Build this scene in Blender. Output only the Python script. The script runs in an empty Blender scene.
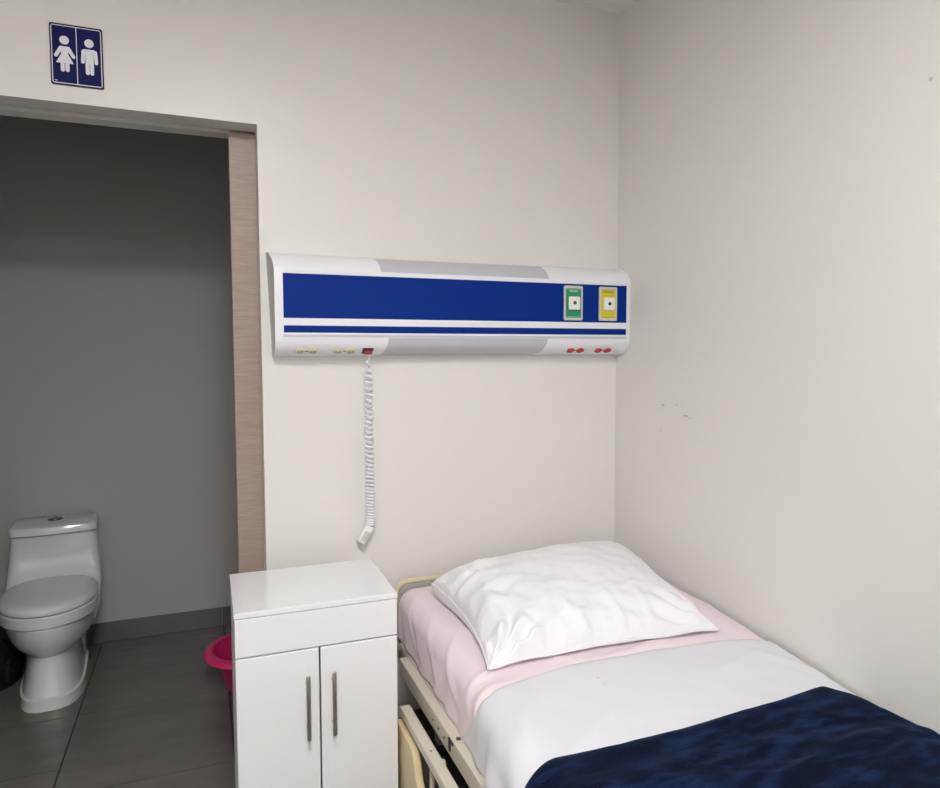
import bpy, bmesh, math, random
from mathutils import Vector, Matrix, noise
random.seed(4)
C = bpy.context.scene.collection
PI = math.pi

# ------------------------------------------------------------------ materials
def mat(name, col, rough=.5, metal=0, spec=.5, coat=0, sheen=0, bump=None, var=None, emit=None, coat_rough=.05):
    m = bpy.data.materials.new(name); m.use_nodes = True
    nt = m.node_tree; b = nt.nodes['Principled BSDF']
    b.inputs['Base Color'].default_value = (*col, 1)
    b.inputs['Roughness'].default_value = rough
    b.inputs['Metallic'].default_value = metal
    b.inputs['Specular IOR Level'].default_value = spec
    b.inputs['Coat Weight'].default_value = coat
    b.inputs['Coat Roughness'].default_value = coat_rough
    b.inputs['Sheen Weight'].default_value = sheen
    tc = nt.nodes.new('ShaderNodeTexCoord')
    if bump:
        sc, st, dist = bump
        n = nt.nodes.new('ShaderNodeTexNoise'); n.inputs['Scale'].default_value = sc; n.inputs['Detail'].default_value = 4
        nt.links.new(tc.outputs['Object'], n.inputs['Vector'])
        bp = nt.nodes.new('ShaderNodeBump'); bp.inputs['Strength'].default_value = st; bp.inputs['Distance'].default_value = dist
        nt.links.new(n.outputs['Fac'], bp.inputs['Height']); nt.links.new(bp.outputs['Normal'], b.inputs['Normal'])
    if var:
        sc, c2, scl = var
        n = nt.nodes.new('ShaderNodeTexNoise'); n.inputs['Scale'].default_value = sc; n.inputs['Detail'].default_value = 5
        mp = nt.nodes.new('ShaderNodeMapping'); mp.inputs['Scale'].default_value = scl
        nt.links.new(tc.outputs['Object'], mp.inputs['Vector']); nt.links.new(mp.outputs['Vector'], n.inputs['Vector'])
        r = nt.nodes.new('ShaderNodeValToRGB'); r.color_ramp.elements[0].position = .35; r.color_ramp.elements[1].position = .65
        r.color_ramp.elements[0].color = (*col, 1); r.color_ramp.elements[1].color = (*c2, 1)
        nt.links.new(n.outputs['Fac'], r.inputs['Fac']); nt.links.new(r.outputs['Color'], b.inputs['Base Color'])
    if emit:
        b.inputs['Emission Color'].default_value = (*emit[0], 1); b.inputs['Emission Strength'].default_value = emit[1]
    return m

def add_marks(m, marks, col):
    """small scuffs and specks, each (centre, (sx,sy,sz) radii), multiplied into the surface colour"""
    nt = m.node_tree; b = nt.nodes['Principled BSDF']
    tc = nt.nodes.new('ShaderNodeTexCoord'); prev = None
    for c, rad in marks:
        s = nt.nodes.new('ShaderNodeVectorMath'); s.operation = 'SUBTRACT'; s.inputs[1].default_value = c
        d = nt.nodes.new('ShaderNodeVectorMath'); d.operation = 'DIVIDE'; d.inputs[1].default_value = rad
        l = nt.nodes.new('ShaderNodeVectorMath'); l.operation = 'LENGTH'
        nt.links.new(tc.outputs['Object'], s.inputs[0]); nt.links.new(s.outputs[0], d.inputs[0]); nt.links.new(d.outputs[0], l.inputs[0])
        if prev is None: prev = l.outputs['Value']
        else:
            mi = nt.nodes.new('ShaderNodeMath'); mi.operation = 'MINIMUM'
            nt.links.new(prev, mi.inputs[0]); nt.links.new(l.outputs['Value'], mi.inputs[1]); prev = mi.outputs[0]
    mr = nt.nodes.new('ShaderNodeMapRange'); mr.inputs['From Min'].default_value = .5; mr.inputs['From Max'].default_value = 1
    mr.inputs['To Min'].default_value = .5; mr.inputs['To Max'].default_value = 0
    nt.links.new(prev, mr.inputs['Value'])
    mx = nt.nodes.new('ShaderNodeMix'); mx.data_type = 'RGBA'
    nt.links.new(mr.outputs['Result'], mx.inputs['Factor'])
    old = b.inputs['Base Color']
    if old.is_linked: nt.links.new(old.links[0].from_socket, mx.inputs['A'])
    else: mx.inputs['A'].default_value = old.default_value[:]
    mx.inputs['B'].default_value = (*col, 1)
    nt.links.new(mx.outputs['Result'], old)

WALL = (.755, .739, .713)
M = {}
M['wall'] = mat('wall_paint', WALL, .38, spec=.4, bump=(160, .12, .002), var=(1.2, (.742, .727, .702), (1, 1, 1)))
M['wall_r'] = mat('wall_paint_scuffed', WALL, .38, spec=.4, bump=(160, .12, .002), var=(1.2, (.742, .727, .702), (1, 1, 1)))
add_marks(M['wall_r'], [((0, -.32, 1.268), (.05, .014, .005)), ((0, -.452, 1.238), (.05, .018, .004)), ((0, -.475, 1.232), (.05, .006, .003)),
                        ((0, -.40, 1.275), (.05, .008, .003)), ((0, -1.31, 2.12), (.05, .006, .006)), ((0, -.31, 1.17), (.05, .006, .003))], (.28, .26, .25))
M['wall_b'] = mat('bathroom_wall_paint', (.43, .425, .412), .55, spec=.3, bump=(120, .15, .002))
M['ceil'] = mat('ceiling_paint', (.80, .79, .76), .7, bump=(90, .1, .002))
M['tile'] = mat('floor_tile', (.125, .112, .10), .26, spec=.5, var=(3.5, (.15, .135, .12), (1, 3, 1)), bump=(40, .06, .002))
M['grout'] = mat('grout', (.02, .018, .016), .9)
M['bb_tile'] = mat('skirting_tile', (.115, .112, .108), .3, var=(5, (.135, .132, .127), (1, 1, 1)))
M['wood'] = mat('door_laminate', (.33, .245, .215), .45, var=(34, (.40, .31, .27), (.4, 1, 9)))
M['lacquer'] = mat('white_lacquer', (.82, .82, .84), .16, spec=.5, coat=.4)
M['lacq_side'] = mat('white_board', (.74, .74, .74), .35)
M['steel'] = mat('brushed_steel', (.46, .43, .40), .3, metal=1)
M['chrome'] = mat('chrome', (.75, .75, .76), .12, metal=1)
M['steel2'] = mat('dark_chrome', (.25, .25, .26), .2, metal=1)
M['ceramic'] = mat('ceramic', (.68, .685, .715), .09, spec=.6, coat=.6)
M['seat'] = mat('toilet_plastic', (.64, .645, .665), .17, spec=.5)
M['pink'] = mat('pink_bucket_plastic', (.62, .02, .15), .35)
M['bag'] = mat('black_bag_plastic', (.012, .012, .016), .32, bump=(30, .7, .02))
M['conwhite'] = mat('console_white', (.82, .82, .87), .28)
M['conalu'] = mat('console_grey', (.58, .58, .63), .35)
M['conshade'] = mat('console_side_shade', (.62, .62, .60), .45)  # darker copy of the console white, shade painted on the left cap's side
M['diff'] = mat('diffuser_grey', (.54, .54, .60), .3)
M['blue'] = mat('blue_laminate', (.0012, .026, .23), .5, spec=.10)
M['ivory'] = mat('ivory_socket', (.62, .58, .36), .4)
M['red'] = mat('red_socket', (.50, .02, .04), .4)
M['black'] = mat('black_plastic', (.012, .012, .013), .4)
M['green'] = mat('green_label', (.02, .28, .13), .4)
M['yellow'] = mat('yellow_label', (.66, .58, .03), .4)
M['plate'] = mat('outlet_plate', (.62, .63, .62), .35, metal=.2)
M['white'] = mat('plain_white', (.86, .86, .86), .35)
M['txt_w'] = mat('white_print', (.75, .85, .78), .5)
M['navy'] = mat('sign_navy', (.004, .006, .085), .5, spec=.15)
M['navy2'] = mat('sign_navy_edge', (.012, .014, .06), .5, spec=.2)
M['signw'] = mat('sign_white', (.78, .78, .83), .4)
M['cord'] = mat('cord_white', (.80, .80, .86), .35)
M['handset'] = mat('handset_white', (.80, .82, .79), .35)
M['bedmetal'] = mat('bed_enamel', (.60, .56, .48), .35, var=(9, (.56, .52, .44), (1, 1, 1)))
M['beige'] = mat('beige_plastic', (.60, .49, .29), .4)
M['headb'] = mat('headboard_beige', (.60, .53, .38), .4)
M['dark'] = mat('dark_metal', (.05, .05, .05), .5)
M['matt'] = mat('mattress_cover', (.75, .75, .77), .7)
M['pinksheet'] = mat('pink_sheet', (.77, .65, .70), .85, sheen=.15, bump=(500, .25, .0006))
M['sheet'] = mat('white_sheet', (.655, .66, .71), .85, sheen=.15, bump=(600, .25, .0006))
add_marks(M['sheet'], [((-.145, .095, 0), (.006, .0045, .05)), ((-.146, .062, 0), (.0035, .003, .05))], (.25, .25, .27))
M['pcase'] = mat('pillowcase', (.79, .785, .815), .8, sheen=.1, bump=(600, .2, .0005))
M['fleece'] = mat('navy_fleece', (.002, .0045, .018), .85, spec=.08, sheen=.28, bump=(200, .8, .003), var=(12, (.009, .022, .068), (1, 3.2, 1)))
rp = [n for n in M['fleece'].node_tree.nodes if n.type == 'VALTORGB'][0].color_ramp; rp.elements[0].position = .46; rp.elements[1].position = .74
fb = M['fleece'].node_tree.nodes['Principled BSDF']; fb.inputs['Sheen Roughness'].default_value = .32; fb.inputs['Sheen Tint'].default_value = (.10, .17, .42, 1)
M['lamp'] = mat('light_diffuser', (.9, .9, .9), .4, emit=((1, .985, .965), 49))
M['alu'] = mat('lamp_frame', (.8, .8, .8), .4)

# ------------------------------------------------------------------ helpers
MATX = {}
def link(name, bm, m, parent=None, smooth=False, local=True, loc=None):
    me = bpy.data.meshes.new(name); bm.normal_update(); bm.to_mesh(me); bm.free()
    ms = m if isinstance(m, (list, tuple)) else [m]
    for k in ms: me.materials.append(M[k])
    if smooth:
        for p in me.polygons: p.use_smooth = True
        if smooth != 'all':
            me.set_sharp_from_angle(angle=math.radians(38))
    o = bpy.data.objects.new(name, me); C.objects.link(o)
    if parent is not None:
        o.parent = parent
        if not local:
            w = world(parent); me.transform(w.inverted())
    elif loc is not None:
        me.transform(Matrix.Translation(-Vector(loc))); o.location = loc
    return o
def world(o):
    m = Matrix.LocRotScale(o.location, o.rotation_euler, o.scale)
    return world(o.parent) @ m if o.parent else m
def tag(o, label, cat, group=None, kind=None):
    o['label'] = label; o['category'] = cat
    if group: o['group'] = group
    if kind: o['kind'] = kind
    return o
def struct(o): o['kind'] = 'structure'; return o
def thing(name, label, cat, loc, rz=0, group=None):
    o = bpy.data.objects.new(name, None); C.objects.link(o)
    o.empty_display_size = .1; o.location = loc; o.rotation_euler = (0, 0, rz)
    return tag(o, label, cat, group)
def box(bm, x0, x1, y0, y1, z0, z1, bev=0, seg=2, mi=0):
    if x0 > x1: x0, x1 = x1, x0
    if y0 > y1: y0, y1 = y1, y0
    b = bmesh.new()
    bmesh.ops.create_cube(b, size=1, matrix=Matrix.Translation(((x0+x1)/2, (y0+y1)/2, (z0+z1)/2)) @ Matrix.Diagonal((x1-x0, y1-y0, z1-z0, 1)))
    if bev: bmesh.ops.bevel(b, geom=b.edges[:], offset=bev, segments=seg, profile=.6, affect='EDGES')
    merge(bm, b, mi); return bm
def merge(bm, b, mi=0, mtx=None):
    if mtx is not None: bmesh.ops.transform(b, matrix=mtx, verts=b.verts[:])
    vm = {v: bm.verts.new(v.co) for v in b.verts}
    for f in b.faces:
        try: nf = bm.faces.new([vm[v] for v in f.verts]); nf.material_index = mi
        except ValueError: pass
    b.free()
def nb(): return bmesh.new()
def loft(bm, rings, cap0=True, cap1=True, closed=True, mi=0):
    vr = [[bm.verts.new(p) for p in r] for r in rings]
    n = len(vr[0])
    for a, b in zip(vr, vr[1:]):
        for i in range(n if closed else n-1):
            j = (i+1) % n
            f = bm.faces.new((a[i], a[j], b[j], b[i])); f.material_index = mi
    if cap0: bm.faces.new(vr[0][::-1]).material_index = mi
    if cap1: bm.faces.new(vr[-1]).material_index = mi
    return bm
def cyl(bm, p0, p1, r0, r1=None, n=20, bev=0, mi=0):
    p0, p1 = Vector(p0), Vector(p1); d = (p1-p0); L = d.length; r1 = r0 if r1 is None else r1
    q = d.to_track_quat('Z', 'Y').to_matrix()
    prof = [(0, r0), (L, r1)] if not bev else [(0, r0-bev), (bev*.3, r0-bev*.3), (bev, r0), (L-bev, r1), (L-bev*.3, r1-bev*.3), (L, r1-bev)]
    rings = [[p0 + q @ Vector((r*math.cos(2*PI*i/n), r*math.sin(2*PI*i/n), h)) for i in range(n)] for h, r in prof]
    b = nb(); loft(b, rings); bmesh.ops.recalc_face_normals(b, faces=b.faces[:]); merge(bm, b, mi); return bm
def tube(bm, pts, r, n=10, closed=False):
    pts = [Vector(p) for p in pts]; N = len(pts); rings = []
    up = Vector((0, 0, 1)); prevn = None
    for i, p in enumerate(pts):
        if closed: t = (pts[(i+1) % N]-pts[i-1]).normalized()
        else: t = (pts[min(i+1, N-1)]-pts[max(i-1, 0)]).normalized()
        if prevn is None:
            a = up if abs(t.z) < .9 else Vector((1, 0, 0)); nn = t.cross(a).normalized()
        else: nn = (prevn - t*prevn.dot(t)).normalized()
        prevn = nn; bb = t.cross(nn)
        rr = r[i] if isinstance(r, (list, tuple)) else r
        rings.append([p + (nn*math.cos(2*PI*k/n)+bb*math.sin(2*PI*k/n))*rr for k in range(n)])
    b = nb()
    if closed: loft(b, rings+[rings[0]], False, False)
    else: loft(b, rings)
    bmesh.ops.remove_doubles(b, verts=b.verts[:], dist=1e-6)
    bmesh.ops.recalc_face_normals(b, faces=b.faces[:]); merge(bm, b); return bm
def prism(bm, pts2, y0, y1, mi=0):
    """outline in x,z extruded along y"""
    b = nb(); loft(b, [[(x, y0, z) for x, z in pts2], [(x, y1, z) for x, z in pts2]])
    bmesh.ops.recalc_face_normals(b, faces=b.faces[:]); merge(bm, b, mi); return bm
def rrect(x0, x1, z0, z1, r, n=6):
    out = []
    for cx, cz, a0 in ((x1-r, z1-r, 0), (x0+r, z1-r, 90), (x0+r, z0+r, 180), (x1-r, z0+r, 270)):
        for k in range(n+1):
            a = math.radians(a0+90*k/n); out.append((cx+r*math.cos(a), cz+r*math.sin(a)))
    return out
def smoothstep(a, b, x):
    t = max(0, min(1, (x-a)/(b-a))); return t*t*(3-2*t)

# ------------------------------------------------------------------ setting
H = 2.847; XD = -1.436; ZD = 2.241; XDL = -2.44; BY = 1.368; WT = .205
XL, YF = -3.6, -4.6
# floor: grout bed with inset tiles
bm = nb(); box(bm, XL, 0, YF, BY, -.05, -.002, mi=1)
JX = [-2.134-.6*k for k in range(3, 0, -1)] + [-2.134, -1.555, -.955, -.355]
xs = [XL] + [x for x in JX if XL < x < 0] + [0]
def tiles(x0, x1, ys):
    ys = [YF] + sorted(y for y in ys if YF < y < BY) + [BY]
    for a, b in zip(ys, ys[1:]):
        if b-a > .01: box(bm, x0+.003, x1-.003, a+.0025, b-.0025, -.012, 0)
for a, b in zip(xs, xs[1:]):
    if a < -2.14: ys = [1.215, .617, .232] + [.232-.575*k for k in range(1, 9)]
    else: ys = [1.215, .617, .062] + [.062-.575*k for k in range(1, 9)]
    tiles(a, b, ys)
struct(link('floor', bm, ['tile', 'grout']))
# back wall with the doorway and the pocket of the sliding door
bm = nb()
for y0, y1 in ((0, .09), (.137, WT)):
    box(bm, XL, XDL, y0, y1, 0, H); box(bm, XD, 0, y0, y1, 0, H); box(bm, XDL, XD, y0, y1, ZD, H)
struct(link('wall_back', bm, 'wall'))
bm = nb(); box(bm, 0, .12, YF, WT, 0, H); struct(link('wall_right', bm, 'wall_r'))
bm = nb(); box(bm, XL-.12, XL, YF, WT, 0, H); struct(link('wall_left', bm, 'wall'))
bm = nb(); box(bm, XL-.12, .12, YF-.12, YF, 0, H); struct(link('wall_front', bm, 'wall'))
bm = nb(); box(bm, XL-.12, .12, YF-.12, BY+.12, H, H+.1); struct(link('ceiling', bm, 'ceil'))
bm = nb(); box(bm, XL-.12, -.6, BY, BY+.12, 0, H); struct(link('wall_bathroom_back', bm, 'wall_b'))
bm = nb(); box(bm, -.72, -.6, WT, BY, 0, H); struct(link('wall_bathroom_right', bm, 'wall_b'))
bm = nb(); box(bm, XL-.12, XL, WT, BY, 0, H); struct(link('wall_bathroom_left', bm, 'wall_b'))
# tile skirting in the bathroom, joints every 0.61 m
bm = nb()
for k in range(-3, 4):
    a = -2.171+.609*k; b = a+.609
    a = max(a, XL); b = min(b, -.72)
    if b > a: box(bm, a+.0015, b-.0015, BY-.011, BY-.0005, .001, .101, .0015, 1)
struct(link('baseboard_bathroom', bm, 'bb_tile'))
bm = nb(); box(bm, -.011, -.0005, YF+.001, -.013, .001, .09, .0015, 1); struct(link('baseboard_right', bm, 'bb_tile'))
bm = nb(); box(bm, XD+.001, -.013, -.011, -.0005, .001, .09, .0015, 1); struct(link('baseboard_back', bm, 'bb_tile'))
# sliding door, drawn almost wholly into its pocket
bm = nb(); box(bm, -1.524, -.58, .096, .132, .006, 2.236, .0015, 1)
o = struct(link('door_1', bm, 'wood'))

# ------------------------------------------------------------------ restroom sign
SX0, SX1, SZ0, SZ1 = -2.036, -1.892, 2.292, 2.475
sg = thing('restroom_sign', 'navy blue restroom sign with white woman and man figures on wall above doorway', 'sign', (-1.964, 0, SZ0))
def L_(name, bm, m, par, smooth=False): return link(name, bm, m, par, smooth, local=False)
bm = nb(); prism(bm, rrect(SX0, SX1, SZ0, SZ1, .006), -.003, -.0006); L_('backing_plate', bm, 'navy2', sg)
bm = nb(); prism(bm, rrect(SX0+.004, SX1-.004, SZ0+.005, SZ1-.005, .006), -.0036, -.003); L_('border', bm, 'signw', sg)
mid = (SX0+SX1)/2
for a, b in ((SX0+.0065, mid-.0012), (mid+.0012, SX1-.0065)):
    bm = nb(); prism(bm, rrect(a, b, SZ0+.0075, SZ1-.0075, .002), -.0042, -.0036); L_('panel', bm, 'navy', sg)
bm = nb(); box(bm, SX0+.010, SX0+.018, -.0046, -.0042, SZ0+.0115, SZ0+.0135, 0); L_('maker_mark', bm, 'signw', sg)
def fig(name, cx, cz, parts):
    bm = nb()
    for j, pts in enumerate(parts):
        prism(bm, [(cx+x*.00112, cz+z*.00112) for x, z in pts], -.0048-.00004*j, -.0042)
    L_(name, bm, 'signw', sg)
def cap(x0, z0, x1, z1, r, n=8):
    a = math.atan2(z1-z0, x1-x0); out = []
    for k in range(n+1):
        t = a-PI/2+PI*k/n; out.append((x1+r*math.cos(t), z1+r*math.sin(t)))
    for k in range(n+1):
        t = a+PI/2+PI*k/n; out.append((x0+r*math.cos(t), z0+r*math.sin(t)))
    return out
disc = lambda x, z, r: [(x+r*math.cos(2*PI*k/20), z+r*1.0*math.sin(2*PI*k/20)) for k in range(20)]
fig('woman_symbol', SX0+.0395, SZ0+.088, [disc(0, 41, 11.5), cap(-9, 20, -21, -1, 4.6), cap(9, 20, 21, -1, 4.6),
    [(-9, 24.5), (9, 24.5), (12, 20), (8, 5), (21, -20), (-21, -20), (-8, 5), (-12, 20)], cap(-5.6, -15, -5.6, -38, 4.9), cap(5.6, -15, 5.6, -38, 4.9)])
fig('man_symbol', SX1-.0375, SZ0+.088, [disc(0, 41, 11.5), cap(-14.5, 18.5, -16.5, -10, 4.6), cap(14.5, 18.5, 16.5, -10, 4.6),
    [(-15, 23), (-12, 24.5), (12, 24.5), (15, 23), (10, 16), (10.3, -14), (-10.3, -14), (-10, 16)], cap(-5.4, -10, -5.4, -39, 4.9), cap(5.4, -10, 5.4, -39, 4.9)])

def text(name, body, size, loc, m, par, rx=PI/2, wscale=1, align='CENTER'):
    cu = bpy.data.curves.new('tmp', 'FONT'); cu.body = body; cu.size = size; cu.align_x = align; cu.extrude = .0002
    to = bpy.data.objects.new('tmp', cu); C.objects.link(to)
    dg = bpy.context.evaluated_depsgraph_get()
    me = bpy.data.meshes.new_from_object(to.evaluated_get(dg)); bpy.data.objects.remove(to); me.name = name
    me.transform(Matrix.Translation(loc) @ Matrix.Rotation(rx, 4, 'X') @ Matrix.Diagonal((wscale, 1, 1, 1)))
    me.transform(world(par).inverted()); me.materials.clear(); me.materials.append(M[m])
    o = bpy.data.objects.new(name, me); C.objects.link(o); o.parent = par; return o

# ------------------------------------------------------------------ bed-head services console
con = thing('bedhead_console', 'long white wall console with blue front above the bed, sockets and gas outlets in it', 'wall console', (-.70, 0, 1.462))
PROF = [(-.001, 1.806), (-.022, 1.805), (-.045, 1.799), (-.066, 1.787), (-.083, 1.771), (-.094, 1.752), (-.095, 1.745),
        (-.095, 1.522), (-.093, 1.508), (-.084, 1.492), (-.069, 1.478), (-.05, 1.469), (-.03, 1.465), (-.001, 1.463)]
def grow(pr, g):
    out = []
    for y, z in pr:
        d = Vector((y+.02, z-1.635)); 
        ny = -g if y < -.015 else 0
        nz = g*max(-1, min(1, (z-1.635)/.12))
        if abs(z-1.635) < .115: nz *= abs(z-1.635)/.115
        out.append((y+ny if ny else y, z+nz))
    return out
def ext(bm, pr, x0, x1, mi=0):
    """profile in y,z swept from x0 to x1 (either may be a function of the profile index fraction)"""
    n = len(pr)
    f0 = x0 if callable(x0) else (lambda t: x0); f1 = x1 if callable(x1) else (lambda t: x1)
    b = nb()
    loft(b, [[(f0(i/(n-1)), y, z) for i, (y, z) in enumerate(pr)], [(f1(i/(n-1)), y, z) for i, (y, z) in enumerate(pr)]])
    bmesh.ops.recalc_face_normals(b, faces=b.faces[:]); merge(bm, b, mi)
def shell(pr, t=.004):
    """open profile -> closed thin band, thickness t outwards"""
    out = []
    n = len(pr)
    for i, (y, z) in enumerate(pr):
        a = pr[max(i-1, 0)]; c = pr[min(i+1, n-1)]
        d = Vector((c[0]-a[0], c[1]-a[1])).normalized(); nn = Vector((d.y, -d.x))
        out.append((y+nn.x*t, z+nn.y*t))
    return out
CX0, CX1 = -1.375, -.016
bm = nb(); ext(bm, PROF, CX0, CX1); L_('body', bm, 'conwhite', con, True)
TOP = PROF[0:7]; BOT = PROF[7:14]
def band(prof, t):
    # make sure the offset goes outwards
    o = shell(prof, t)
    c = Vector((-.03, 1.635))
    if (Vector(o[3])-c).length < (Vector(prof[3])-c).length: o = shell(prof, -t)
    return o
def cover(name, prof, x0, x1, t, m):
    o = band(prof, t); inn = prof; n = len(prof)
    b = nb()
    f0 = x0 if callable(x0) else (lambda s: x0); f1 = x1 if callable(x1) else (lambda s: x1)
    ring = list(inn)+[p for p in o[::-1]]; ts = [i/(n-1) for i in range(n)] + [i/(n-1) for i in range(n)][::-1]
    loft(b, [[(f0(s), p[0], p[1]) for s, p in zip(ts, ring)], [(f1(s), p[0], p[1]) for s, p in zip(ts, ring)]])
    bmesh.ops.recalc_face_normals(b, faces=b.faces[:])
    return L_(name, b, m, con, True)
cv = lambda x, k: (lambda s: x+k*(1-math.sin(s*PI/2)))       # s=0 at wall, 1 at front (top profile)
cover('top_cover', TOP, CX0, cv(-1.035, -.028), .005, 'conwhite')
cover('top_cover', TOP, cv(-.372, -.02+.0), CX1, .005, 'conwhite')
cover('light_diffuser', TOP, -1.07, -.34, .0022, 'diff')
cb = lambda x, k: (lambda s: x+k*(s**2))                       # s=0 front, 1 wall (bottom profile)
cover('socket_cover', BOT, CX0, cb(-1.012, -.035), .005, 'conwhite')
cover('socket_cover', BOT, cb(-.378, -.045), CX1, .005, 'conwhite')
cover('light_diffuser', BOT, -1.07, -.36, .0022, 'diff')
# front face: rails and blue boards
bm = nb(); box(bm, CX0, CX1, -.0985, -.095, 1.736, 1.752, .001, 1); box(bm, CX0, CX1, -.0985, -.095, 1.562, 1.587, .001, 1); box(bm, CX0, CX1, -.0985, -.095, 1.531, 1.538, .001, 1)
L_('front_rail', bm, 'conwhite', con)
bm = nb(); box(bm, CX0, CX1, -.097, -.095, 1.523, 1.531); L_('grey_rail', bm, 'conalu', con)  # grey trim strip below the lowest white rail
bm = nb(); box(bm, -1.371, -.019, -.0975, -.095, 1.587, 1.736); L_('blue_board', bm, 'blue', con)
bm = nb(); box(bm, -1.371, -.019, -.0975, -.095, 1.538, 1.562); L_('blue_stripe', bm, 'blue', con)
# end caps
capp = grow(PROF, .006)
def endcap(x0, x1):
    b = nb(); ext(b, capp, x0, x1)
    bmesh.ops.bevel(b, geom=[e for e in b.edges if abs(e.verts[0].co.y-e.verts[1].co.y)+abs(e.verts[0].co.z-e.verts[1].co.z) > .004 and not (e.verts[0].co.y > -.002 and e.verts[1].co.y > -.002) and e.is_manifold and abs(e.calc_face_angle(0)) > 1.2], offset=.0035, segments=2, profile=.6, affect='EDGES')
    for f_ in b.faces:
        if f_.normal.x < -.8: f_.material_index = 1  # faces turned left get the painted shade tone
    return b
LX = [-1.416, -1.415, -1.412, -1.408, -1.404, -1.401] + [-1.400]*7 + [-1.402]
c1 = L_('end_cap', endcap(lambda t: LX[round(t*13)], -1.373), ['conwhite', 'conshade'], con, True); c1['label'] = 'left end cap of the console with its outer side coloured as in shade'
L_('end_cap', endcap(-.0185, -.0015), 'conwhite', con, True)
# sockets on the curved underside
SC = Vector((0, -.0715, 1.4795)); NRM = Vector((0, -.50, -.866)).normalized(); TZ = Vector((1, 0, 0)); TY = NRM.cross(TZ).normalized()
def sockbase(x): return Matrix(((1, TY.x, NRM.x, x), (0, TY.y, NRM.y, SC.y), (0, TY.z, NRM.z, SC.z), (0, 0, 0, 1)))
def duplex(xa, xb, m, slotm):
    bm = nb(); mx = sockbase((xa+xb)/2); h = (xb-xa)/2
    for s in (-1, 1):
        b = nb(); cyl(b, (s*h, 0, .0015), (s*h, 0, .0085), .0165, n=28, bev=.0015); bmesh.ops.transform(b, matrix=Matrix.Diagonal((1, .86, 1, 1)), verts=b.verts[:]); merge(bm, b, 0, mx)
    o = L_('power_socket', bm, m, con, True)
    bm = nb(); b = nb()
    for s in (-1, 1):
        box(b, s*h-.0075, s*h-.0052, -.004, .004, .0084, .0089); box(b, s*h+.0045, s*h+.0068, -.005, .005, .0084, .0089); cyl(b, (s*h, -.0085, .0084), (s*h, -.0085, .0089), .0022, n=10)
    box(b, -.0045, .0045, -.002, .002, .0050, .0062)
    merge(bm, b, 0, mx); L_('socket_slots', bm, slotm, o)
duplex(-1.317, -1.273, 'ivory', 'dark'); duplex(-1.187, -1.143, 'ivory', 'dark')
M['darkred'] = mat('dark_red_slots', (.22, .01, .015), .5)
duplex(-.262, -.218, 'red', 'darkred'); duplex(-.135, -.091, 'red', 'darkred')
mx = sockbase(-1.082)
bm = nb(); b = nb(); box(b, -.019, .019, -.0155, .0155, .001, .008, .002); merge(bm, b, 0, mx); sw = L_('switch', bm, 'black', con)
bm = nb(); b = nb(); box(b, -.010, .016, -.0125, .009, .008, .0125, .0015); merge(bm, b, 0, mx); L_('rocker', bm, 'red', sw)
# gas outlets
def gas(x0, x1, colm, txt, tm):
    z0, z1 = 1.594, 1.7285; xc = (x0+x1)/2; zc = (z0+z1)/2
    bm = nb(); prism(bm, rrect(x0, x1, z0, z1, .007), -.104, -.0975); p = L_('gas_outlet', bm, 'plate', con); p['label'] = ('green' if colm == 'green' else 'yellow') + ' labelled gas outlet'
    bm = nb(); prism(bm, rrect(x0+.0075, x1-.0075, z0+.010, z1-.010, .002), -.1048, -.104); L_('label_plate', bm, colm, p)
    for zz in (z1-.0135, z0+.0135):
        bm = nb(); box(bm, x0+.010, x1-.010, -.1052, -.1048, zz-.0005, zz+.0005); L_('label_line', bm, tm, p)
    bm = nb(); box(bm, xc-.0250, xc+.0250, -.116, -.1048, zc-.027, zc+.025, .006, 3); L_('socket_button', bm, 'white', p, True)
    bm = nb(); cyl(bm, (xc, -.1155, zc), (xc, -.1168, zc), .0072, n=20); cyl(bm, (xc, -.1155, zc), (xc, -.1185, zc), .003, n=12); L_('socket_hole', bm, 'dark', p)
    text('label_text', txt, .0105, (xc, -.1050, z1-.0245), tm, p, wscale=.82)
    return p
gas(-.309, -.226, 'green', 'OXIGENO', 'txt_w'); gas(-.150, -.067, 'yellow', 'AIRE MEDICO', 'dark')

# ------------------------------------------------------------------ nurse call cord
cd = thing('call_cord', 'white coiled call cord with a small handset hanging from console above the cabinet', 'cord', (-1.074, -.045, .78))
pts = []; z = 1.452; a = 0; N = 0
top, bot = 1.445, .842
TURNS = 38; steps = 14
pts.append((-1.074, -.052, 1.474)); pts.append((-1.074, -.05, 1.462))
for i in range(TURNS*steps+1):
    t = i/(TURNS*steps)
    # coils tighten towards the lower end
    zz = top - (top-bot)*(1.45*t - .45*t*t)/1.0
    if t > .999: zz = bot
    r = .0125*min(1, .3+t*12)
    pts.append((-1.074+.003*t + r*math.cos(2*PI*i/steps), -.047+.006*t + r*math.sin(2*PI*i/steps), zz))
pts.append((-1.073, -.04, bot-.014))
bm = nb(); tube(bm, pts, .0043, 8); L_('coil', bm, 'cord', cd, 'all')
hs = nb(); box(hs, -.0165, .0165, -.012, .012, -.072, 0, .008, 3)
q = Matrix.Translation((-1.070, -.038, .838)) @ Matrix.Rotation(math.radians(33), 4, 'Y')
bm = nb(); merge(bm, hs, 0, q); h = L_('handset', bm, 'handset', cd, True)
b = nb(); box(b, -.0085, .0085, -.0145, -.0115, -.058, -.022, .003, 2); bm = nb(); merge(bm, b, 0, q); L_('button', bm, 'plate', h, True)

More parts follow.
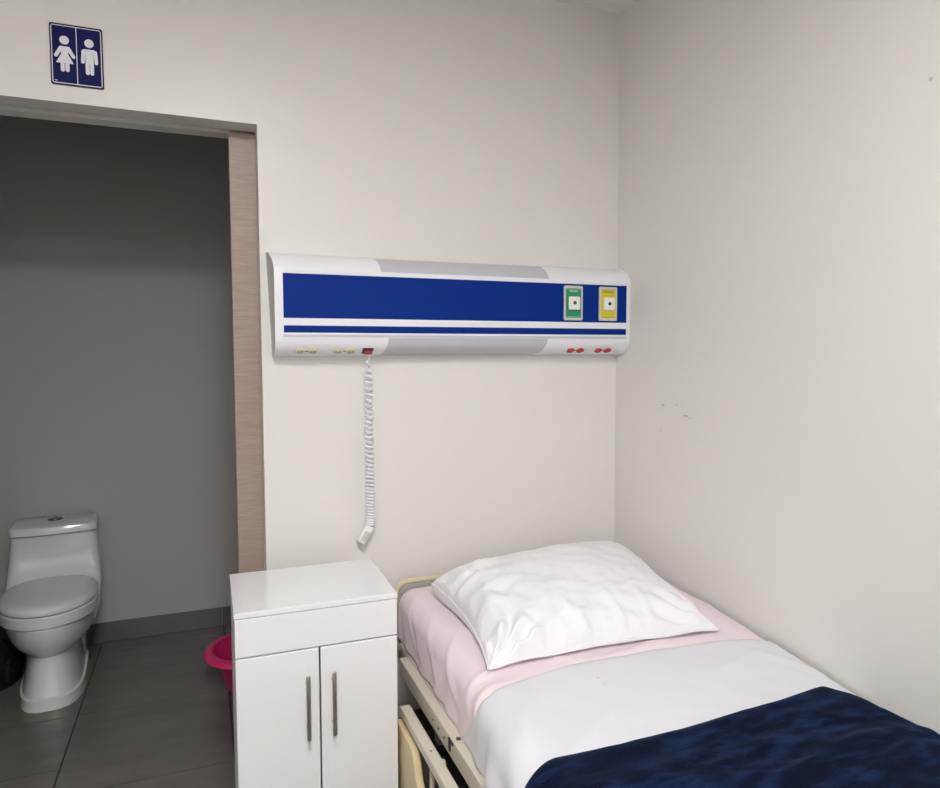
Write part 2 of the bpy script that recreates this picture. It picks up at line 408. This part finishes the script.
# ------------------------------------------------------------------ bedside cabinet
KW, KD, KH = .467, .365, .75
cab = thing('bedside_cabinet', 'glossy white two-door bedside cabinet with bar handles, left of the bed', 'cabinet', (-1.332, -.3265, 0), math.radians(-.4))
w, d = KW/2, KD/2
bm = nb(); box(bm, -w, w, -d, d, KH-.016, KH, .002); link('top_board', bm, 'lacquer', cab)
bm = nb()
box(bm, -w+.002, -w+.018, -d+.02, d-.002, .0, KH-.0165, .001); box(bm, w-.018, w-.002, -d+.02, d-.002, .0, KH-.0165, .001)
box(bm, -w+.018, w-.018, d-.012, d-.003, .06, KH-.0165); box(bm, -w+.018, w-.018, -d+.022, d-.012, .06, .076); box(bm, -w+.018, w-.018, -d+.022, d-.012, .61, .624)
box(bm, -w+.018, w-.018, -d+.045, -d+.06, .0, .06)
link('body', bm, 'lacq_side', cab)
bm = nb(); box(bm, -w+.002, w-.002, -d+.001, -d+.019, .6225, KH-.018, .0022); link('drawer', bm, 'lacquer', cab)
for s in (-1, 1):
    xa, xb = (-w+.002, -.0022) if s < 0 else (.0022, w-.002)
    bm = nb(); box(bm, xa, xb, -d+.001, -d+.019, .035, .618, .0035, 3); dr = link('door', bm, 'lacquer', cab)
    hx = s*.037; bm = nb()
    cyl(bm, (hx, -d-.027, .363), (hx, -d-.027, .550), .0063, n=20, bev=.001)
    for zz in (.392, .521): cyl(bm, (hx, -d+.001, zz), (hx, -d-.027, zz), .0045, n=14)
    link('handle', bm, 'steel', dr, True)

# ------------------------------------------------------------------ bed
bed = thing('hospital_bed', 'beige metal hospital bed with lowered side rail, standing in the corner', 'bed', (-.5, -1.08, 0))
B = lambda name, bm, m, par=bed, smooth=False: link(name, bm, m, par, smooth, local=False)
YH, YFt = -.075, -2.13
# frame: two side beams with a slimmer inner ledge, end beams, slats
bm = nb()
box(bm, -1.018, -.985, -.225, YFt+.03, .355, .412, .004, 2); box(bm, -.985, -.955, YH-.04, YFt+.04, .395, .415, .002, 1)
B('side_beam', bm, 'bedmetal')
bm = nb(); box(bm, -.05, -.017, YH-.03, YFt+.03, .355, .412, .004, 2); B('side_beam', bm, 'bedmetal')
for yy in (YH-.05, YFt+.05):
    bm = nb(); box(bm, -.975, -.05, yy-.02, yy+.02, .36, .3955, .003); B('cross_beam', bm, 'bedmetal')
bm = nb(); box(bm, -.955, -.05, YH-.06, YFt+.06, .402, .414); B('mattress_deck', bm, 'dark')
for yy in (-.35, -.82, -1.4, -1.85):
    bm = nb(); box(bm, -.955, -.05, yy-.02, yy+.02, .362, .401, .003); B('deck_brace', bm, 'bedmetal')
bm = nb(); box(bm, -.90, -.86, -.25, -1.95, .20, .24, .004); box(bm, -.16, -.12, -.25, -1.95, .20, .24, .004); box(bm, -.86, -.16, -.30, -.26, .20, .24, .004); box(bm, -.86, -.16, -1.94, -1.90, .20, .24, .004)
B('under_frame', bm, 'bedmetal')
for sx in (-.88, -.14):
    for yy in (-.28, -1.92):
        bm = nb(); cyl(bm, (sx, yy, .24), (sx, yy, .358), .02); box(bm, sx-.022, sx+.022, yy-.022, yy+.022, .11, .20, .004); lg = B('leg', bm, 'bedmetal', bed, True)
        bm = nb(); cyl(bm, (sx-.013, yy-.015, .05), (sx+.013, yy-.015, .05), .05, n=28, bev=.006); box(bm, sx-.02, sx+.02, yy-.035, yy+.02, .085, .112, .004); B('caster', bm, 'dark', lg, True)
# head board: rounded rim tube, grip slot, panel below
def board(name, y, ztop):
    rim = [(x, y, z) for x, z in rrect(-.985, -.03, .36, ztop-.012, .05, 8)]
    bm = nb(); tube(bm, rim, .0115, 12, closed=True); hb = B(name, bm, 'headb', bed, True)
    bm = nb(); box(bm, -.983, -.032, y-.008, y+.008, .37, ztop-.088, .003); B('board_panel', bm, 'headb', hb)
board('headboard', -.062, .634)
board('footboard', -2.145, .72)
# latch and screws on the beam
bm = nb(); box(bm, -1.0215, -1.0175, -.752, -.738, .372, .409, .001, 1); box(bm, -1.0215, -1.0175, -.775, -.738, .400, .409, .001, 1)
B('latch', bm, 'dark', bed)
for yy in (-.60, -.65, -.70):
    bm = nb(); cyl(bm, (-1.0175, yy, .385), (-1.0205, yy, .385), .003, n=10); B('screw', bm, 'dark', bed)
bm = nb(); cyl(bm, (-1.000, -.765, .411), (-1.000, -.765, .4145), .007, n=14); B('screw', bm, 'dark', bed)
# lowered side rail
RX0, RX1, RT = -1.080, -1.048, .367
y0r, y1r = -.415, -1.50
bm = nb()
# top bar: vertical rounded band that turns down at the head end
outl = rrect(y1r, y0r, .06, RT, .055, 8)
def bandloop(out, xx0, xx1, wd):
    b = nb(); cx = sum(p[0] for p in out)/len(out)
    inn = rrect(y1r+wd, y0r-wd, .06+wd, RT-wd, .055-wd*.6, 8)
    ra = [(xx0, y, z) for y, z in out]; rb = [(xx1, y, z) for y, z in out]; rc = [(xx1, y, z) for y, z in inn]; rd = [(xx0, y, z) for y, z in inn]
    loft(b, [ra, rb, rc, rd, ra], False, False); bmesh.ops.remove_doubles(b, verts=b.verts[:], dist=1e-6)
    bmesh.ops.recalc_face_normals(b, faces=b.faces[:]); return b
b = bandloop(outl, RX0, RX1, .030)
bmesh.ops.bevel(b, geom=[e for e in b.edges if abs(e.verts[0].co.x-e.verts[1].co.x) < 1e-6], offset=.004, segments=2, profile=.6, affect='EDGES')
sr = B('side_rail', b, 'bedmetal', bed, True)
ol = [(-.455, .325), (-.60, .325), (-.625, .318), (-.642, .30), (-.655, .27), (-.672, .243), (-.70, .225), (-.75, .215), (-1.38, .215), (-1.41, .20), (-1.42, .17), (-1.41, .14), (-1.38, .125), (-.75, .125), (-.50, .125), (-.465, .135), (-.45, .16), (-.448, .30)]
b = nb(); loft(b, [[(-1.093, y, z) for y, z in ol], [(-1.069, y, z) for y, z in ol]]); bmesh.ops.recalc_face_normals(b, faces=b.faces[:])
bmesh.ops.bevel(b, geom=[e for e in b.edges if abs(e.verts[0].co.x-e.verts[1].co.x) < 1e-6], offset=.006, segments=3, profile=.6, affect='EDGES')
B('rail_panel', b, 'beige', sr, True)
b = nb(); tube(b, [(-1.062, -.45, .10), (-1.062, -1.47, .10)], .011, 12)
for yy in (-.50, -.72, -.95, -1.2): tube(b, [(-1.062, yy, .10), (-1.062, yy, .335)], .007, 10)
B('rail_bar', b, 'bedmetal', sr, True)
for yy in (-.74, -1.30):
    b = nb(); box(b, -1.047, -1.030, yy-.010, yy+.010, .20, .345, .004); box(b, -1.046, -.90, yy-.015, yy+.015, .205, .235, .003); B('rail_bracket', b, 'bedmetal', sr)
for yy in (-.72, -1.0):
    bm = nb(); cyl(bm, (-1.065, yy, RT-.001), (-1.065, yy, RT+.001), .003, n=10); B('screw', bm, 'dark', sr)

# ------------------------------------------------------------------ mattress and bedding
MX0, MX1 = -.978, -.022
def ztop(x, y):
    a = .592 + .006*smoothstep(-.7, -.2, y)
    a -= .050*smoothstep(-.55, -1.35, y)
    a += .016*smoothstep(-.35, -.03, x)*smoothstep(-1.3, -.6, y)
    a -= .012*smoothstep(-.1, -.0, x)
    return a
RAD = .055
def surf(s, y, off, zlow=.43):
    """s: distance across the bed; 0 where the flat top starts at the left, negative goes round and down the left side"""
    xs_ = MX0+RAD
    if s >= 0:
        x = xs_+s; 
        return Vector((x, y, ztop(x, y)+off)), Vector((0, 0, 1))
    arc = RAD*PI/2; zt = ztop(xs_, y)
    if -s < arc:
        a = -s/RAD; nn = Vector((-math.sin(a), 0, math.cos(a)))
        return Vector((xs_, y, zt-RAD)) + nn*(RAD+off), nn
    dn = -s-arc
    return Vector((MX0-off, y, zt-RAD-dn)), Vector((-1, 0, 0))
SMAX = MX1-(MX0+RAD)
def cloth(name, m, label, cat, ncol, nrow, smin, y0f, y1f, off, disp, thick, smaxf=None, sminf=None, loc=None):
    bm = nb(); vs = []
    for j in range(nrow+1):
        row = []; v = j/nrow
        for i in range(ncol+1):
            u = i/ncol
            sm = sminf(v) if sminf else smin
            sx = smaxf(v) if smaxf else SMAX
            s = sm+(sx-sm)*u
            y = y0f(s)+(y1f(s)-y0f(s))*v
            p, n = surf(s, y, off)
            row.append(bm.verts.new(p+n*disp(s, y, u, v)))
        vs.append(row)
    for a, b in zip(vs, vs[1:]):
        for i in range(ncol): bm.faces.new((a[i], b[i], b[i+1], a[i+1]))
    bmesh.ops.recalc_face_normals(bm, faces=bm.faces[:])
    up = sum((f.normal.z for f in bm.faces))
    if up < 0: bmesh.ops.reverse_faces(bm, faces=bm.faces[:])
    o = link(name, bm, m, None, 'all', loc=loc or (-.5, -1.0, .6))
    so = o.modifiers.new('solid', 'SOLIDIFY'); so.thickness = thick; so.offset = 1
    return tag(o, label, cat)
nz = lambda x, y, z=0: noise.noise(Vector((x, y, z)))
# mattress itself (white cover, seen only at its lower edge)
bm = nb()
rings = []
for j in range(41):
    y = -.085 - 2.02*j/40
    r = [(MX0+.006, .420), (MX0+.002, ztop(MX0, y)-.06)]
    for k in range(5):
        a = PI/2*k/4; r.append((MX0+RAD-(RAD-.003)*math.cos(a), ztop(MX0+RAD, y)-.006-RAD+.001+(RAD-.001)*math.sin(a)))
    for k in range(1, 9):
        x = MX0+RAD+(MX1-.03-MX0-RAD)*k/8; r.append((x, ztop(x, y)-.006))
    r += [(MX1-.002, ztop(MX1, y)-.03), (MX1-.002, .420)]
    rings.append([(x, y, z) for x, z in r])
loft(bm, rings); bmesh.ops.recalc_face_normals(bm, faces=bm.faces[:])
tag(link('mattress', bm, 'matt', None, True, loc=(-.5, -1.1, .42)), 'white mattress edge showing beneath the pink sheet on the bed', 'mattress')

def ridge(s, y, s0, y0, s1, y1, w, a):
    d = Vector((s1-s0, y1-y0)); L = d.length; t = ((s-s0)*d.x+(y-y0)*d.y)/(L*L); tc = max(0, min(1, t))
    px, py = s0+d.x*tc, y0+d.y*tc; r2 = (s-px)**2+(y-py)**2
    return a*math.exp(-r2/(w*w))*(.35+.65*math.sin(PI*min(1, max(0, tc*.9+.05))))
def pink_disp(s, y, u, v):
    h = .003*nz(s*4, y*3) + .0015*nz(s*11+y*5, y*9, 3)
    h += ridge(s, y, .02, -.50, .22, -.62, .022, .008) + ridge(s, y, .05, -.62, .30, -.80, .016, .006) + ridge(s, y, .22, -.80, .75, -.80, .012, .004) + ridge(s, y, .30, -.83, .62, -.76, .010, .004)
    h += ridge(s, y, -.12, -.80, .10, -.745, .013, .007) + ridge(s, y, -.14, -.72, .02, -.52, .016, .007)
    h += ridge(s, y, -.14, -.86, .06, -.83, .012, .009) - ridge(s, y, -.12, -.83, .1, -.775, .012, .006)
    h += ridge(s, y, -.16, -.30, -.02, -.18, .014, .006) + ridge(s, y, -.17, -.40, -.04, -.24, .012, .005) + ridge(s, y, -.16, -.55, .0, -.36, .016, .005)
    h += ridge(s, y, .5, -.79, .86, -.72, .02, .006) + ridge(s, y, .8, -.70, .9, -.60, .02, .008)
    if s < -.05: h += (.003*math.sin(y*46+4*nz(y*3, 0))+.004)*min(1, (-s-.05)/.08)
    return max(h, -.001)
cloth('fitted_sheet', 'pinksheet', 'pale pink fitted sheet stretched over the mattress under the pillow', 'sheet', 130, 220, 0,
      lambda s: -.088, lambda s: -2.08, .0015, pink_disp, .0012, sminf=lambda v: -(.206+.002*math.sin(v*21)+.002*math.sin(v*47+1)))
# white top sheet folded down
def wy0(s):
    x = MX0+RAD+s
    pts = [(-1.25, -.725), (-1.14, -.765), (-1.06, -.82), (-1.0, -.862), (-.95, -.868), (-.90, -.853), (-.80, -.836), (-.70, -.822), (-.55, -.820), (-.40, -.824), (-.2, -.850), (-.05, -.885), (.1, -.90)]
    for (a, b), (c, d) in zip(pts, pts[1:]):
        if x <= c: return b+(d-b)*(x-a)/(c-a)
    return -.87
def white_disp(s, y, u, v):
    h = .005*nz(s*3.2+1, y*4) + .0026*nz(s*11, y*12, 2) + .003*nz(s*5-y*7, y*4+s*3, 11)
    h += .0018*nz(s*9+y*14, y*5-s*4, 7)
    h += ridge(s, y, .06, -.92, -.12, -1.22, .028, .010) + ridge(s, y, .20, -1.05, -.1, -1.28, .02, .005) + ridge(s, y, .55, -1.0, .85, -.93, .02, .004)
    h += ridge(s, y, .80, -.95, .91, -1.08, .02, .006)
    if s < -.03: h += (.007*math.sin(y*34+1.5*math.sin(y*13))+.008)*min(1, (-s-.03)/.1)
    if s < -.03: h += .034*smoothstep(-.88, -1.10, y)*min(1, (-s-.03)/.1)
    e = min(1, (wy0(s)-y)/.02)
    return h + .004 + .003*math.exp(-((wy0(s)-y)/.016)**2)*0 + .002*e
cloth('top_sheet', 'sheet', 'white top sheet folded back across the bed between pillow and navy blanket', 'sheet', 130, 150, 0,
      wy0, lambda s: -1.60, .0035, white_disp, .003, sminf=lambda v: -(.188+.045*smoothstep(.12, .42, v)+.008*math.sin(v*17+1)), smaxf=lambda v: SMAX+.004)
# navy fleece blanket
def by0(s):
    x = MX0+RAD+s
    pts = [(-1.3, -1.28), (-1.10, -1.205), (-1.03, -1.185), (-.92, -1.165), (-.75, -1.173), (-.52, -1.172), (-.26, -1.163), (-.13, -1.150), (-.095, -1.148), (-.055, -1.185), (-.02, -1.26), (.1, -1.28)]
    for (a, b), (c, d) in zip(pts, pts[1:]):
        if x <= c: return b+(d-b)*(x-a)/(c-a)
    return -1.23
def blue_disp(s, y, u, v):
    h = .010*nz(s*3+5, y*6+2) + .009*nz(s*4+y*3, y*15) + .003*nz(s*16, y*34, 4)
    h += ridge(s, y, .35, -1.42, .75, -1.36, .022, .010) + ridge(s, y, .30, -1.33, .60, -1.28, .02, .008) + ridge(s, y, .55, -1.50, .85, -1.40, .02, .008)
    h += ridge(s, y, .05, -1.30, .4, -1.40, .03, .008)
    if s < -.03: h += .034*min(1, (-s-.03)/.1)
    t = (by0(s)-y)
    edge = 1-math.exp(-(t/.012)**1) if t > 0 else 0
    if s < -.05: h += (.007*math.sin(y*26)+.006)*min(1, (-s-.05)/.1)
    return (h+.014)*(.35+.65*edge)
cloth('fleece_blanket', 'fleece', 'navy blue fleece blanket spread over the foot half of the bed', 'blanket', 150, 170, 0,
      by0, lambda s: -2.09, .0125, blue_disp, .005, sminf=lambda v: -(.25+.02*math.sin(v*11)), smaxf=lambda v: SMAX+.006)

# ------------------------------------------------------------------ pillow
def pillow():
    NU, NV = 130, 100
    BL, BR, FL, FR = Vector((-.895, -.215, .657)), Vector((-.045, -.135, .672)), Vector((-.915, -.778, .600)), Vector((-.148, -.810, .606))
    def base(u, v):   # u -1 left .. 1 right, v -1 front .. 1 back
        a, b = (u+1)/2, (v+1)/2
        p = FL*(1-a)*(1-b)+FR*a*(1-b)+BL*(1-a)*b+BR*a*b
        c = (FL+FR+BL+BR)/4
        p.x += -.035*u*(1-v*v)*abs(u)**2 ; p.y += -.028*v*(1-u*u)*abs(v)**2
        p.y += (.014*nz(u*2.2, 3, 1)+.006 if v < 0 else 0)*(1-u*u)*(-v)
        if v < 0: p.z += .010*nz(u*3.1, 7, 2)*(1-u**4)*(-v)
        return p
    def th(u, v):
        fu = max(0, 1-abs(u)**2.6)**(.38 if u < 0 else .46); fv = max(0, 1-abs(v)**(2.6 if v > 0 else 2.2))**(.46 if v > 0 else .55)
        return fu*fv
    bm = nb(); T = {}; Bm = {}
    for j in range(NV+1):
        for i in range(NU+1):
            u = -1+2*i/NU; v = -1+2*j/NV
            u = math.copysign(1-(1-abs(u))**1.35, u); v = math.copysign(1-(1-abs(v))**1.35, v)
            p = base(u, v); t = th(u, v)
            w = .0080*nz(u*2.4, v*2.4)+.0055*nz(u*5+v*3, v*6, 5)+.0030*nz(u*12-v*6, v*11, 8)
            # puckers running in from the front seam and the left side
            w += .0240*max(0, nz(u*10, v*1.8, 9)+.08)*smoothstep(-.35, -.9, v)*min(1, t*4)
            w += .0180*nz(u*2.5-v*2, v*7+u*2, 13)*smoothstep(-.35, -.85, u)*min(1, t*4)
            # creases fanning from the corners
            for cu, cvv, am in ((-1, -1, .017), (1, -1, .013), (-1, 1, .014)):
                du, dv = u-cu, (v-cvv); rr = math.hypot(du, dv); an = math.atan2(dv*cvv*-1, du*cu*-1)
                w += am*math.sin(an*13+1.3*cu+2.5*nz(rr*2, an))*math.exp(-((rr-.32)/.24)**2)*min(1, t*3)
            w += ridge(u, v, -.93, -.55, -.72, .35, .07, .010)-ridge(u, v, -.80, -.7, -.62, .0, .06, .010)
            slump = .120*t*(1+.09*v+.03*u)
            zt = p.z+slump+w
            edge = (i in (0, NU) or j in (0, NV))
            co = Vector((p.x, p.y, zt if not edge else p.z)); T[i, j] = bm.verts.new(co)
            if edge: Bm[i, j] = T[i, j]
            else:
                zm = ztop(p.x, p.y)+.0145
                k = min(1, t*4); zb = p.z*(1-k)+zm*k
                fo = -.016*math.exp(-((v+.93)/.06)**2)*(1-u**8); Bm[i, j] = bm.verts.new((p.x-.010*math.exp(-((u+.95)/.05)**2), p.y+fo, min(zb, zt-.002)))
    for j in range(NV):
        for i in range(NU):
            bm.faces.new((T[i, j], T[i+1, j], T[i+1, j+1], T[i, j+1]))
            bm.faces.new((Bm[i, j], Bm[i, j+1], Bm[i+1, j+1], Bm[i+1, j]))
    bm.normal_update()
    o = link('pillow', bm, 'pcase', None, 'all', loc=(-.5, -.48, .60))
    # sewn seam flange along the front and left edges
    sm = nb(); pts = []
    for k in range(81): p = base(-1+2*k/80, -1); pts.append(p+Vector((0, -.001, .002*nz(k*.4, 1))))
    tube(sm, pts, .0032, 6)
    pts = [base(-1, -1+2*k/60)+Vector((-.001, 0, .003*nz(k*.3, 5))) for k in range(61)]
    tube(sm, pts, .0030, 6)
    link('seam', sm, 'pcase', o, 'all', local=False)
    return tag(o, 'plump white pillow in a creased cotton pillowcase at the head of the bed', 'pillow')
pillow()

# ------------------------------------------------------------------ toilet
to = thing('toilet', 'white one-piece toilet with closed lid against the bathroom wall', 'toilet', (-2.303, 1.337, 0), math.radians(4.6))
def egg(z, hw, yb, yf, n=48, pf=2.0, pb=2.6, ym=None):
    """egg outline: widest at ym, back squarer (superellipse), front rounder"""
    ym = yb+(yf-yb)*.45 if ym is None else ym; out = []
    for k in range(n):
        a = 2*PI*k/n; c, s = math.cos(a), math.sin(a); p = pf if s < 0 else pb
        x = hw*math.copysign(abs(c)**(2/p), c); ly = (ym-yf) if s < 0 else (yb-ym)
        y = ym+ly*math.copysign(abs(s)**(2/p), s); out.append(Vector((x, y, z)))
    return out
# bowl and pedestal
rings = [egg(.0, .126, -.10, -.640, pb=5, pf=3), egg(.045, .123, -.10, -.636, pb=5, pf=3), egg(.050, .114, -.10, -.626, pb=5, pf=3), egg(.10, .107, -.10, -.608, pb=5, pf=2.8),
         egg(.16, .101, -.10, -.590, pb=5, pf=2.6), egg(.205, .099, -.10, -.588, pb=4.5, pf=2.4), egg(.211, .108, -.10, -.596, pb=4.5, pf=2.3), egg(.225, .130, -.09, -.616, pb=4, pf=2.2), egg(.25, .155, -.08, -.644, pb=4, pf=2.1), egg(.28, .172, -.06, -.667, pb=4),
         egg(.32, .182, -.04, -.682, pb=4), egg(.352, .185, -.03, -.688, pb=4), egg(.358, .181, -.03, -.684, pb=4)]
bm = nb(); loft(bm, rings); bmesh.ops.recalc_face_normals(bm, faces=bm.faces[:]); link('bowl', bm, 'ceramic', to, True)
bm = nb(); loft(bm, [egg(.0, .116, -.03, -.30, pb=5, pf=5), egg(.20, .113, -.03, -.29, pb=5, pf=5), egg(.30, .118, -.03, -.30, pb=5, pf=5), egg(.36, .16, -.03, -.30, pb=5, pf=4)])
bmesh.ops.recalc_face_normals(bm, faces=bm.faces[:]); link('trapway', bm, 'ceramic', to, True)
# tank rising from the bowl
def rr(z, hw, yb, yf, r, bow=0, n=8):
    pts = rrect(-hw, hw, yf, yb, r, n); return [Vector((x, y-(bow*(1-(x/hw)**2) if y < (yb+yf)/2 else 0), z)) for x, y in pts]
def rr2(z, hw, yb, yf, r, bow=0, nn=14):
    # outline with a finely divided bowed front
    pts = []
    for k in range(7): a = PI/2*k/6; pts.append((hw-r+r*math.cos(a), yb-r+r*math.sin(a)))
    for k in range(7): a = PI/2+PI/2*k/6; pts.append((-hw+r+r*math.cos(a), yb-r+r*math.sin(a)))
    for k in range(5): a = PI+PI/2*k/5; pts.append((-hw+r+r*math.cos(a), yf+r+r*math.sin(a)))
    for k in range(nn+1): pts.append((-hw+r+(2*hw-2*r)*k/nn, yf))
    for k in range(1, 6): a = 3*PI/2+PI/2*k/6; pts.append((hw-r+r*math.cos(a), yf+r+r*math.sin(a)))
    return [Vector((x, y-bow*max(0, 1-(x/hw)**2)*(1 if y < yf+r*1.01 else 0), z)) for x, y in pts]
bm = nb()
loft(bm, [rr2(.30, .178, 0, -.36, .03), rr2(.35, .185, 0, -.345, .03), rr2(.40, .188, 0, -.315, .03), rr2(.44, .187, 0, -.272, .035, -.01), rr2(.48, .185, 0, -.243, .035, -.012), rr2(.54, .179, 0, -.225, .035, -.004), rr2(.60, .175, 0, -.222, .035, .006), rr2(.636, .172, 0, -.224, .035, .012)])
bmesh.ops.recalc_face_normals(bm, faces=bm.faces[:]); tk = link('tank', bm, 'ceramic', to, True)
bm = nb()
loft(bm, [rr2(.6385, .171, -.002, -.224, .035, .014), rr2(.642, .176, .002, -.236, .035, .016), rr2(.664, .176, .002, -.236, .035, .016), rr2(.675, .172, -.002, -.230, .035, .016), rr2(.681, .164, -.014, -.212, .03, .012)])
bmesh.ops.recalc_face_normals(bm, faces=bm.faces[:]); tl = link('tank_lid', bm, 'ceramic', to, True)
bm = nb(); cyl(bm, (0, -.115, .680), (0, -.115, .688), .031, n=32, bev=.002); fbn = link('flush_button', bm, 'steel2', to, True)
bm = nb(); box(bm, -.001, .001, -.143, -.087, .6878, .6890); link('button_split', bm, 'dark', fbn)
def slab(zs, inset, hw=.185, yb=-.245, yf=-.694):
    return [egg(z, hw-i, yb-i, yf+i, pb=2.9, ym=-.46, n=64) for z, i in zip(zs, inset)]
bm = nb(); loft(bm, slab((.3605, .364, .406, .4110), (.005, .001, .0, .004))); bmesh.ops.recalc_face_normals(bm, faces=bm.faces[:]); link('seat_ring', bm, 'seat', to, True)
bm = nb(); loft(bm, slab((.4135, .417, .430, .439, .448, .455, .460, .462), (.008, .001, .0, .005, .018, .042, .08, .13))); bmesh.ops.recalc_face_normals(bm, faces=bm.faces[:]); link('seat_lid', bm, 'seat', to, True)
for s in (-.075, .075):
    bm = nb(); cyl(bm, (s-.022, -.250, .428), (s+.022, -.250, .428), .011, n=16, bev=.003); link('hinge', bm, 'seat', to, True)

# ------------------------------------------------------------------ pink bucket
bu = thing('plastic_bucket', 'bright pink plastic basin with a rolled rim on bathroom floor, half behind the cabinet', 'bucket', (-1.466, .625, 0))
def lathe(prof, n=48):
    b = nb(); rings = [[Vector((r*math.cos(2*PI*k/n), r*math.sin(2*PI*k/n), z)) for k in range(n)] for r, z in prof]
    loft(b, rings, True, True); bmesh.ops.recalc_face_normals(b, faces=b.faces[:]); return b
link('tub', lathe([(.088, 0), (.095, .003), (.124, .10), (.152, .168), (.147, .168), (.119, .10), (.090, .008), (.02, .007)]), 'pink', bu, True)
rim = [Vector((.166*math.cos(2*PI*k/64), .166*math.sin(2*PI*k/64), .172)) for k in range(64)]
b = nb(); rg = []
for k in range(64):
    a = 2*PI*k/64; sec = [(.146, .166), (.150, .178), (.160, .183), (.172, .181), (.184, .172), (.188, .158), (.182, .156), (.170, .165), (.156, .168), (.150, .160)]
    rg.append([Vector((r*math.cos(a), r*math.sin(a), z)) for r, z in sec])
loft(b, rg+[rg[0]], False, False); bmesh.ops.remove_doubles(b, verts=b.verts[:], dist=1e-6); bmesh.ops.recalc_face_normals(b, faces=b.faces[:])
link('rim', b, 'pink', bu, True)

# ------------------------------------------------------------------ waste bin in its black bag
bi = thing('waste_bin', 'waste bin wrapped in a black plastic bag on floor left of the toilet', 'bin', (-2.545, 1.055, 0))
def bag(z, r, wob):
    n = 90; return [Vector(((r+wob*(.5*math.sin(k*2*PI/n*11+z*9)+nz(k*.25 if k < 45 else (90-k)*.25, z*6)))*math.cos(2*PI*k/n), (r+wob*(.5*math.sin(k*2*PI/n*11+z*9)+nz(k*.25 if k < 45 else (90-k)*.25, z*6)))*math.sin(2*PI*k/n), z*.9*(1-.17*math.cos(2*PI*k/n)))) for k in range(n)]
b = nb(); loft(b, [bag(.0, .110, .003), bag(.02, .118, .005), bag(.08, .123, .007), bag(.16, .124, .007), bag(.24, .124, .006), bag(.275, .126, .005), bag(.285, .120, .004), bag(.26, .112, .002), bag(.03, .10, .0)])
bmesh.ops.recalc_face_normals(b, faces=b.faces[:]); link('bin_bag', b, 'bag', bi, 'all')
b = lathe([(.085, .012), (.093, .20), (.089, .20), (.082, .02)]); link('bin_body', b, 'dark', bi, True)

# ------------------------------------------------------------------ ceiling lights (out of the frame above)
for k, (lx, ly, lab) in enumerate(((-1.6, -2.2, 'square ceiling light panel nearer the bed, above the room'), (-1.6, -3.75, 'square ceiling light panel nearer the entrance, behind the viewer'))):
    lt = thing('ceiling_light', lab, 'ceiling light', (lx, ly, H-.03), 0, 'square ceiling light panels')
    b = nb()
    for x0, x1, y0, y1 in ((-.31, .31, -.31, -.29), (-.31, .31, .29, .31), (-.31, -.29, -.29, .29), (.29, .31, -.29, .29)): box(b, x0, x1, y0, y1, .0, .0295, .002, 1)
    link('frame', b, 'alu', lt)
    b = nb(); box(b, -.289, .289, -.289, .289, .006, .024); link('diffuser', b, 'lamp', lt)

# ------------------------------------------------------------------ world, camera, view
w = bpy.data.worlds.new('World'); bpy.context.scene.world = w; w.use_nodes = True
w.node_tree.nodes['Background'].inputs[0].default_value = (.8, .85, .9, 1); w.node_tree.nodes['Background'].inputs[1].default_value = .02
yaw, p, r, f = 0.3748442, 0.0651218, -0.0017622, 682.25
fw = Vector((math.sin(yaw)*math.cos(p), math.cos(yaw)*math.cos(p), -math.sin(p)))
rt = Vector((math.cos(yaw), -math.sin(yaw), 0)); up = rt.cross(fw)
rt2 = rt*math.cos(r)+up*math.sin(r); up2 = -rt*math.sin(r)+up*math.cos(r)
cam = bpy.data.cameras.new('Camera'); co = bpy.data.objects.new('Camera', cam); C.objects.link(co)
cam.sensor_width = 36; cam.lens = f*36/940; cam.clip_start = .02
co.matrix_world = Matrix(((rt2.x, up2.x, -fw.x, -1.63144), (rt2.y, up2.y, -fw.y, -2.46044), (rt2.z, up2.z, -fw.z, 1.48), (0, 0, 0, 1)))
sc = bpy.context.scene; sc.camera = co
sc.view_settings.view_transform = 'Standard'; sc.view_settings.look = 'None'; sc.view_settings.gamma = 1; sc.view_settings.use_curve_mapping = False
sc.view_settings.exposure = 0.0
sc.cycles.max_bounces = 10; sc.cycles.diffuse_bounces = 6
try: sc.cycles.use_denoising = True
except Exception: pass
